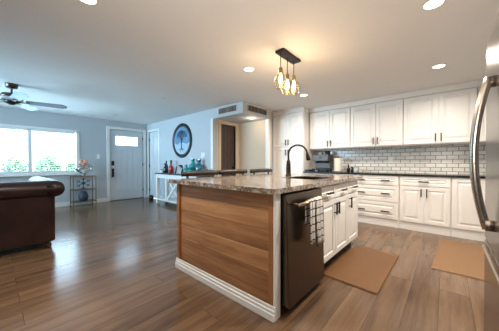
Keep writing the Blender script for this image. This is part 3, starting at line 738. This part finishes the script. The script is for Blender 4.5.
MB().lathe([(0.02, 0.009), (0.078, 0.009), (0.080, 0.02), (0.080, 0.272), (0.078, 0.282), (0.02, 0.282)], (-1.695, 4.76, cz), 24).build('roll', M['paper'], t, smooth=False)
MB().lathe([(0.007, 0.28), (0.007, 0.31), (0.012, 0.315), (0.0, 0.325)][:3], (-1.695, 4.76, cz), 10).build('finial', M['pull'], t)
def bottle(name, label, cat, x, y, z, h, r, mt, cap=None, group=None, neck=0.36, shape='bottle', capmat=None):
    t = thing(name, label, cat, (x, y, z), group)
    nr = r*neck
    if shape == 'bottle': pr = [(r*0.9, 0), (r, 0.01), (r, h*0.55), (r*0.9, h*0.62), (nr*1.1, h*0.74), (nr, h*0.8), (nr, h*0.95), (nr*1.25, h*0.955), (nr*1.25, h)]
    elif shape == 'jug': pr = [(r*0.7, 0), (r, h*0.16), (r*0.98, h*0.42), (r*0.6, h*0.6), (nr, h*0.7), (nr, h*0.9), (nr*1.5, h)]
    else: pr = [(r*0.85, 0), (r, h*0.1), (r, h*0.8), (r*0.85, h*0.9), (r*0.85, h)]
    MB().lathe(pr, (x, y, z), 20).build('body', mt, t, smooth=True)
    if cap: MB().lathe([(nr*1.35 if shape != 'jar' else r*0.9, 0), (nr*1.35 if shape != 'jar' else r*0.9, cap)], (x, y, z+h+0.0005), 14).build('stopper' if shape != 'jar' else 'lid', capmat or M['black'], t)
    return t
bottle('soap_bottle', 'small dark bottle right of the paper towel roll', 'bottle', -1.49, 4.76, cz, 0.13, 0.03, M['bronze'], 0.02)
bottle('storage_jar', 'dark lidded jar between the small bottle and the pale jar', 'jar', -1.425, 4.78, cz, 0.085, 0.03, M['wine'], 0.015, shape='jar')
bottle('storage_jar', 'pale glass jar on the far worktop, rightmost of the small containers', 'jar', -1.34, 4.76, cz, 0.095, 0.045, M['smoked'], 0.012, shape='jar', capmat=M['chrome'])

# ------------------------------------------------------------------ console table and what stands on it
TX0, TX1, TY0, TY1, TZ = -5.94, -4.10, 2.93, 3.24, 0.825
t = thing('console_table', 'white console table with dark top and crossed braces against the clock-side wall', 'table', ((TX0+TX1)/2, 3.08, 0))
t['label'] = 'white console table with dark top and X brace under the round art'
box(TX0-0.03, TX1+0.19, TY0-0.02, TY1+0.01, TZ-0.03, TZ).build('tabletop', M['tabletop'], t, bevel=0.004)
b = MB(); b.box(TX0+0.07, TX1-0.07, TY0+0.01, TY0+0.03, TZ-0.13, TZ-0.031); b.box(TX0+0.07, TX1-0.07, TY1-0.03, TY1-0.01, TZ-0.13, TZ-0.031)
b.box(TX0+0.01, TX0+0.03, TY0+0.07, TY1-0.07, TZ-0.13, TZ-0.031); b.box(TX1-0.03, TX1-0.01, TY0+0.07, TY1-0.07, TZ-0.13, TZ-0.031)
b.build('apron', M['white'], t, bevel=0.002)
for x in (TX0, TX1-0.07):
    for y in (TY0, TY1-0.07): box(x, x+0.07, y, y+0.07, 0, TZ-0.031).build('leg', M['white'], t, bevel=0.004)
for x in (-5.44, -4.80):
    box(x, x+0.06, TY0, TY0+0.06, 0.14, TZ-0.131).build('upright', M['white'], t, bevel=0.003)
box(TX0+0.071, TX1-0.071, TY0+0.01, TY1-0.01, 0.10, 0.139).build('lower_shelf', M['white'], t, bevel=0.003)
for (p, q_, dy) in (((-5.38, 0.145), (-4.80, TZ-0.135), 0.0), ((-5.38, TZ-0.135), (-4.80, 0.145), 0.022)):
    MB().bar((p[0], TY0+0.02+dy, p[1]), (q_[0], TY0+0.02+dy, q_[1]), 0.02, 0.055).build('cross_brace', M['white'], t)
tz = TZ
bottle('wine_bottle', 'dark wine bottle at the left of the console table', 'bottle', -5.72, 3.12, tz, 0.31, 0.042, M['wine'], 0.02)
bottle('liquor_bottle', 'short dark bottle between the wine bottle and the red bottle', 'bottle', -5.60, 3.02, tz, 0.24, 0.05, M['wine'], 0.02)
bottle('red_decanter', 'red glass bottle with dark stopper on the console table', 'bottle', -5.45, 3.10, tz, 0.27, 0.055, M['red'], 0.07)
bottle('decor_bowl', 'small pale bowl with dark rim at the left end of the console table', 'bowl', -5.88, 3.08, tz, 0.07, 0.06, M['white'], 0.02, shape='jar')
# slanted block with white slats
t = thing('knife_block', 'dark slanted block with white handles between red and teal bottles', 'knife block', (-5.0, 3.1, tz))
MB().prism([(-5.16, tz), (-4.92, tz), (-5.00, tz+0.22), (-5.10, tz+0.17)], 'y', 3.04, 3.16).build('block', M['wine'], t, bevel=0.004)
for k in range(4): MB().bar((-5.03+0.05*k, 3.02, tz+0.004), (-4.97+0.05*k, 3.02, tz+0.20-0.02*k), 0.018, 0.02).build('handle', M['white'], t)
bottle('teal_jug', 'short teal glass jug, leftmost of the teal vessels', 'vase', -4.745, 3.10, tz, 0.22, 0.08, M['teal'], shape='jug', group='teal glass on the console table')
bottle('teal_bottle', 'tall round teal glass bottle behind the low teal bowl', 'vase', -4.545, 3.155, tz, 0.35, 0.105, M['teal'], 0.02, group='teal glass on the console table', capmat=M['teal_dark'])
bottle('teal_bottle', 'deep teal square-shouldered bottle, rightmost of the teal vessels', 'vase', -4.30, 3.155, tz, 0.33, 0.105, M['teal_dark'], 0.02, group='teal glass on the console table', capmat=M['teal_dark'])
bottle('teal_bowl', 'wide low turquoise glass jar in front of the teal bottles', 'vase', -4.42, 2.985, tz, 0.17, 0.075, M['teal'], shape='jug', neck=0.7, group='teal glass on the console table')
t = MB().lathe([(0.085, 0), (0.10, 0.05), (0.085, 0.105), (0.05, 0.14), (0.015, 0.15)], (-4.02, 3.10, tz), 20).build('grey_pot', M['greystone'], smooth=True)
tag(t, 'rounded grey pot at the right end of the console table, by the switch', 'pot')
# round art on the wall
ax, az, ar = -5.185, 1.675, 0.45
t = thing('round_wall_art', 'round dark framed wall art with a tree on pale blue', 'wall decor', (ax, YC, az))
b = MB(); b.lathe([(ar-0.085, 0), (ar-0.085, -0.02), (ar-0.06, -0.035), (ar-0.02, -0.035), (ar, -0.015), (ar, 0)], (ax, YC-0.001, az), 48, 'y')
b.bm.faces.ensure_lookup_table()
for f in [f for f in b.bm.faces if len(f.verts) > 4]: b.bm.faces.remove(f)
b.build('frame', M['artframe'], t, smooth=False)
MB().lathe([(ar-0.08, -0.002), (ar-0.08, -0.012)], (ax, YC, az), 48, 'y').build('face', M['artface'], t)
pl = []; rr = ar-0.095
for k in range(25):
    a = math.pi*(1+k/24); pl.append((ax+rr*math.cos(a)*0.985, az-0.05+ (rr-0.05)*math.sin(a)))
pl += [(ax+rr*0.6, az-0.10), (ax+0.08, az-0.06), (ax-0.08, az-0.06), (ax-rr*0.6, az-0.10)]
MB().prism(pl, 'y', YC-0.016, YC-0.0125).build('ground', M['artground'], t)
b = MB()
def br_(p, a, L, w_, lev):
    q_ = (p[0]+L*math.cos(a), p[1]+L*math.sin(a)); b.bar((p[0], YC-0.018, p[1]), (q_[0], YC-0.018, q_[1]), 0.005, w_)
    if lev == 0:
        return
    for da in (-0.62, 0.05, 0.58): br_(q_, a+da+random.uniform(-.15, .15), L*0.66, w_*0.6, lev-1)
br_((ax, az-0.22), math.pi/2, 0.19, 0.035, 4)
for a in (-0.4, -1.0, -2.1, -2.7): b.bar((ax, YC-0.018, az-0.2), (ax+0.13*math.cos(a), YC-0.018, az-0.2+0.1*math.sin(a)), 0.005, 0.014)
b.build('tree', M['arttree'], t)
# black door stop on the floor by the closet
t = MB().lathe([(0.055, 0), (0.07, 0.02), (0.07, 0.10), (0.05, 0.125), (0.02, 0.135)], (-6.62, 3.12, 0), 16).build('door_stop', M['black'], smooth=True)
tag(t, 'small black rounded object on the floor by the closet door', 'door stop')

# ------------------------------------------------------------------ plant stand by the window
A0, A1, B0, B1 = -7.13, -6.83, 1.30, 1.77
t = thing('glass_shelf_stand', 'slim brass and glass shelf stand between window and front door', 'stand', ((A0+A1)/2, (B0+B1)/2, 0))
for x in (A0, A1):
    for y in (B0, B1):
        MB().tube([(x, y, 0.012), (x, y, 0.76)], 0.011, 8).build('leg', M['brass'], t); 
for z in (0.12, 0.42, 0.75):
    f = MB()
    for p, q_ in (((A0, B0), (A1, B0)), ((A1, B0), (A1, B1)), ((A1, B1), (A0, B1)), ((A0, B1), (A0, B0))): f.bar((*p, z), (*q_, z), 0.016, 0.022)
    s = f.build('shelf_frame', M['brass'], t)
    box(A0+0.01, A1-0.01, B0+0.01, B1-0.01, z+0.004, z+0.011).build('shelf_glass', M['shelfglass'], s)
for x in (A0, A1):
    for y in (B0, B1): MB().ball((x, y, 0.014), 0.02, 0.02, 0.014, 10, 6).build('foot', M['brass'], t, smooth=True)
# snowflake ornament on the middle shelf
t = thing('star_ornament', 'dark metal starburst ornament on the middle shelf of the stand', 'ornament', (-6.95, 1.53, 0.432))
b = MB(); c = (-6.95, 1.53, 0.575)
for k in range(6):
    a = math.pi/6+k*math.pi/3; e = (c[0], c[1]+0.165*math.cos(a), c[2]+0.145*math.sin(a)); b.bar(c, e, 0.014, 0.016, (1, 0, 0))
    for s in (-1, 1):
        m_ = Vector(c)+(Vector(e)-Vector(c))*0.6; b.bar(m_, (c[0], m_.y+0.055*math.cos(a+s*0.9), m_.z+0.055*math.sin(a+s*0.9)), 0.012, 0.014, (1, 0, 0))
b.lathe([(0.035, -0.008), (0.035, 0.008)], c, 14, 'x')
b.build('star', M['ornament'], t); box(-6.98, -6.92, 1.48, 1.58, 0.432, 0.444).build('foot', M['ornament'], t)
t = MB().lathe([(0.07, 0), (0.10, 0.03), (0.11, 0.12), (0.08, 0.2), (0.06, 0.23), (0.065, 0.24)], (-6.96, 1.53, 0.132), 20).build('dark_vase', M['ornament'], smooth=True)
tag(t, 'dark pewter vase on the bottom shelf of the stand', 'vase')
# heart-shaped wire planter with a flower
t = thing('wire_planter', 'heart-shaped silver wire planter on top of the stand', 'planter', (-6.97, 1.54, 0.762))
for off, sc_ in ((0.0, 0.012), (0.045, 0.0095), (-0.045, 0.0095), (0.03, 0.006), (-0.03, 0.006)):
    pts = []
    for k in range(33):
        a = 2*math.pi*k/32; hx = 16*math.sin(a)**3; hz = 13*math.cos(a)-5*math.cos(2*a)-2*math.cos(3*a)-math.cos(4*a)
        pts.append((-6.97+off, 1.54+hx*sc_, 0.762+0.014+(hz+17)*sc_*0.80+(0.012-sc_)*8))
    MB().tube(pts, 0.013, 8, cap=False).build('wire_loop', M['chrome'], t, smooth=True)
box(-7.03, -6.91, 1.50, 1.58, 0.762, 0.778).build('foot', M['chrome'], t)
MB().lathe([(0.04, 0), (0.06, 0.12), (0.055, 0.14)], (-6.97, 1.54, 0.78), 14).build('cup', M['smoked'], t, smooth=True)
t = thing('flower_bunch', 'small bunch of peach flowers in the wire planter', 'flowers', (-6.97, 1.54, 0.925))
b = MB()
for k in range(5): b.tube([(-6.97, 1.54, 0.925), (-6.97+0.03*math.cos(k*1.3), 1.54+0.03*math.sin(k*1.3), 1.05)], 0.004, 6)
b.build('stems', M['leafgreen'], t)
for k in range(6):
    a = k*1.05; c = (-6.97+0.045*math.cos(a), 1.54+0.055*math.sin(a), 1.08+0.03*(k % 3))
    MB().ball(c, 0.038, 0.04, 0.034, 10, 7).build('blossom', M['flower'], t, smooth=True)

# ------------------------------------------------------------------ leather sofa (its back toward us)
t = thing('leather_sofa', 'dark brown leather rolled-arm sofa seen from behind', 'sofa', (-4.3, -0.5, 0))
S0, S1, SB, SF = -1.55, 0.535, -3.80, -4.90
box(SB-0.16, SB, S0, S1, 0.085, 0.80).build('back', M['leather'], t, bevel=0.02, seg=3)
b = MB(); b.tube([(SB-0.06, S0-0.02, 0.755), (SB-0.06, S1+0.02, 0.755)], 0.108, 22)
b.build('back_roll', M['leather'], t, bevel=0.02, smooth=True)
for y, sg in ((S1, 1), (S0, -1)):
    a = box(SF, SB-0.161, min(y, y-sg*0.17), max(y, y-sg*0.17), 0.085, 0.76).build('arm', M['leather'], t, bevel=0.02, seg=3)
    b = MB(); pts = [(SB+0.045, y, 0.755), (SB-0.03, y, 0.756), (SB-0.3, y-sg*0.02, 0.765), (SF, y-sg*0.07, 0.775), (SF-0.04, y-sg*0.07, 0.775)]
    b.tube(pts, [0.092, 0.105, 0.105, 0.107, 0.098], 22)
    ro = b.build('arm_roll', M['leather'], a, smooth=True)
    MB().lathe([(0.07, 0.0), (0.06, -0.012), (0.03, -0.016)], (SF-0.041, y-sg*0.07, 0.775), 18, 'x').build('scroll', M['leather'], a)
box(SF+0.02, SB-0.161, S0+0.171, S1-0.171, 0.085, 0.28).build('seat_base', M['leather'], t, bevel=0.015)
n = 3; L = (S1-S0-0.345)/n
for k in range(n):
    y = S0+0.1725+L*k
    box(SF-0.02, SB-0.20, y+0.003, y+L-0.003, 0.281, 0.45).build('seat_cushion', M['leather'], t, bevel=0.04, seg=4)
    box(SB-0.34, SB-0.162, y+0.01, y+L-0.01, 0.452, 0.74).build('back_cushion', M['leather'], t, bevel=0.05, seg=4)
for x in (SF+0.07, SB-0.07):
    for y in (S0+0.07, S1-0.07): MB().lathe([(0.022, 0), (0.04, 0.012), (0.045, 0.04), (0.03, 0.06), (0.045, 0.0845)], (x, y, 0), 16).build('foot', M['darkwood'], t, smooth=True)

# ------------------------------------------------------------------ ceiling fan
fx, fy = -5.07, 0.21
t = thing('ceiling_fan', 'pewter ceiling fan with grey blades in the living room', 'ceiling fan', (fx, fy, ZC))
MB().lathe([(0.03, 2.235), (0.065, 2.25), (0.075, 2.30), (0.075, ZC)], (fx, fy, 0), 20).build('canopy', M['fanmetal'], t, smooth=True)
MB().tube([(fx, fy, 2.15), (fx, fy, 2.245)], 0.013, 10).build('rod', M['fanmetal'], t)
MB().lathe([(0.03, 2.165), (0.11, 2.155), (0.125, 2.13), (0.125, 2.10), (0.10, 2.075)], (fx, fy, 0), 24).build('motor_cap', M['fanmetal'], t, smooth=True)
MB().lathe([(0.098, 2.10), (0.128, 2.095), (0.128, 2.055), (0.098, 2.048)], (fx, fy, -0.0), 24).build('motor_band', M['frost'], t, smooth=True)
MB().lathe([(0.098, 2.05), (0.09, 2.02), (0.05, 2.0), (0.03, 1.985)], (fx, fy, 0), 24).build('hub', M['fanmetal'], t, smooth=True)
for k in range(5):
    a = R(79+72*k); ca, sa = math.cos(a), math.sin(a)
    def P(u, v, z): return (fx+u*ca-v*sa, fy+u*sa+v*ca, z)
    b = MB(); z = 2.045
    b.hexa([P(0.16, -0.055, z+0.018), P(0.60, -0.070, z+0.024), P(0.60, 0.070, z-0.018), P(0.16, 0.055, z-0.012), P(0.16, -0.055, z+0.024), P(0.60, -0.070, z+0.030), P(0.60, 0.070, z-0.012), P(0.16, 0.055, z-0.006)])
    b.hexa([P(0.60, -0.070, z+0.024), P(0.665, -0.035, z+0.013), P(0.665, 0.035, z-0.007), P(0.60, 0.070, z-0.018), P(0.60, -0.070, z+0.030), P(0.665, -0.035, z+0.019), P(0.665, 0.035, z-0.001), P(0.60, 0.070, z-0.012)])
    bl = b.build('blade', M['fanblade'], t, bevel=0.002)
    b = MB(); b.bar(P(0.085, 0, 2.035), P(0.20, 0, 2.038), 0.05, 0.012); b.build('blade_bracket', M['fanmetal'], bl)

# ------------------------------------------------------------------ recessed lights
def downlight(label, x, y, power, on=True, r=0.075):
    t = thing('recessed_light', label, 'ceiling light', (x, y, ZC), 'recessed ceiling lights')
    b = MB().lathe([(r*0.78, ZC-0.001), (r*0.80, ZC-0.007), (r, ZC-0.005), (r, ZC-0.0005)], (x, y, 0), 28)
    for f in [f for f in b.bm.faces if len(f.verts) > 4]: b.bm.faces.remove(f)
    b.build('trim_ring', M['white'], t, smooth=False)
    MB().lathe([(r*0.78, ZC-0.0045), (r*0.78, ZC-0.0008)], (x, y, 0), 28).build('diffuser', M['lamp_on'] if on else M['lamp_dim'], t)
    if on and power:
        l = bpy.data.lights.new('downlight_glow', 'AREA'); l.shape = 'DISK'; l.size = r*1.5; l.energy = power; l.color = DOWN_COL; l.spread = R(165)
        o = bpy.data.objects.new('downlight_glow', l); COL.objects.link(o); o.location = (0, 0, -0.012); o.parent = t
downlight('lit recessed ceiling light nearest the top right corner of the photo', -0.08, 2.23, 36)
downlight('lit recessed ceiling light in front of the upper cabinets by the fridge', -0.075, 3.71, 25)
downlight('lit recessed ceiling light over the island, left of the pendant', -1.935, 2.207, 17)
downlight('lit recessed ceiling light near the pantry cabinet', -1.93, 3.69, 24)
downlight('lit ceiling light cut by the top edge of the photo', -2.01, 0.47, 32)
downlight('unlit recessed ceiling light nearer the kitchen', -4.0, 2.13, 0, False)
downlight('unlit recessed ceiling light near the front door', -6.3, 2.08, 0, False)
# a small downlight under the soffit in the recess
t = thing('recess_light', 'small lit ceiling light under the dropped soffit', 'ceiling light', (-3.25, 3.8, 2.085))
MB().lathe([(0.05, 2.079), (0.05, 2.0845)], (-3.25, 3.8, 0), 20).build('diffuser', M['lamp_on'], t)
l = bpy.data.lights.new('recess_glow', 'POINT'); l.energy = 2.6; l.color = (1.0, 0.80, 0.58); l.shadow_soft_size = 0.04
o = bpy.data.objects.new('recess_glow', l); COL.objects.link(o); o.location = (0, 0, -0.08); o.parent = t

# ------------------------------------------------------------------ pendant fixture
PX, PY = -1.355, 2.225
t = thing('pendant_light', 'bronze bar pendant with three amber glass jars over the island', 'pendant light', (PX, PY, ZC))
box(PX-0.055, PX+0.055, PY-0.187, PY+0.187, ZC-0.028, ZC-0.0005).build('ceiling_plate', M['bronze'], t, bevel=0.004)
for k, (dy, zt) in enumerate(((-0.16, 2.09), (-0.025, 2.06), (0.12, 2.09))):
    y = PY+dy
    c = MB().tube([(PX, y, zt+0.02), (PX, y, ZC-0.028)], 0.005, 8).build('cord', M['bronze'], t)
    MB().lathe([(0.018, zt+0.03), (0.022, zt+0.02), (0.022, zt-0.02), (0.027, zt-0.024), (0.027, zt-0.034)], (PX, y, 0), 16).build('socket', M['brass'], t, smooth=False)
    b = MB().lathe([(0.026, zt-0.02), (0.032, zt-0.04), (0.062, zt-0.07), (0.071, zt-0.10), (0.070, zt-0.15), (0.058, zt-0.185), (0.03, zt-0.195)], (PX, y, 0), 24)
    for f in [f for f in b.bm.faces if len(f.verts) > 4][:1]: b.bm.faces.remove(f)
    b.build('glass_jar', M['amber'], t, smooth=True)
    MB().lathe([(0.008, zt-0.036), (0.014, zt-0.06), (0.021, zt-0.10), (0.016, zt-0.13), (0.004, zt-0.14)], (PX, y, 0), 14).build('bulb', M['filament'], t, smooth=True)
    l = bpy.data.lights.new('pendant_glow', 'POINT'); l.energy = 3.2; l.color = (1.0, 0.76, 0.50); l.shadow_soft_size = 0.025
    o = bpy.data.objects.new('pendant_glow', l); COL.objects.link(o); o.location = (0, dy, zt-0.155-ZC); o.parent = t
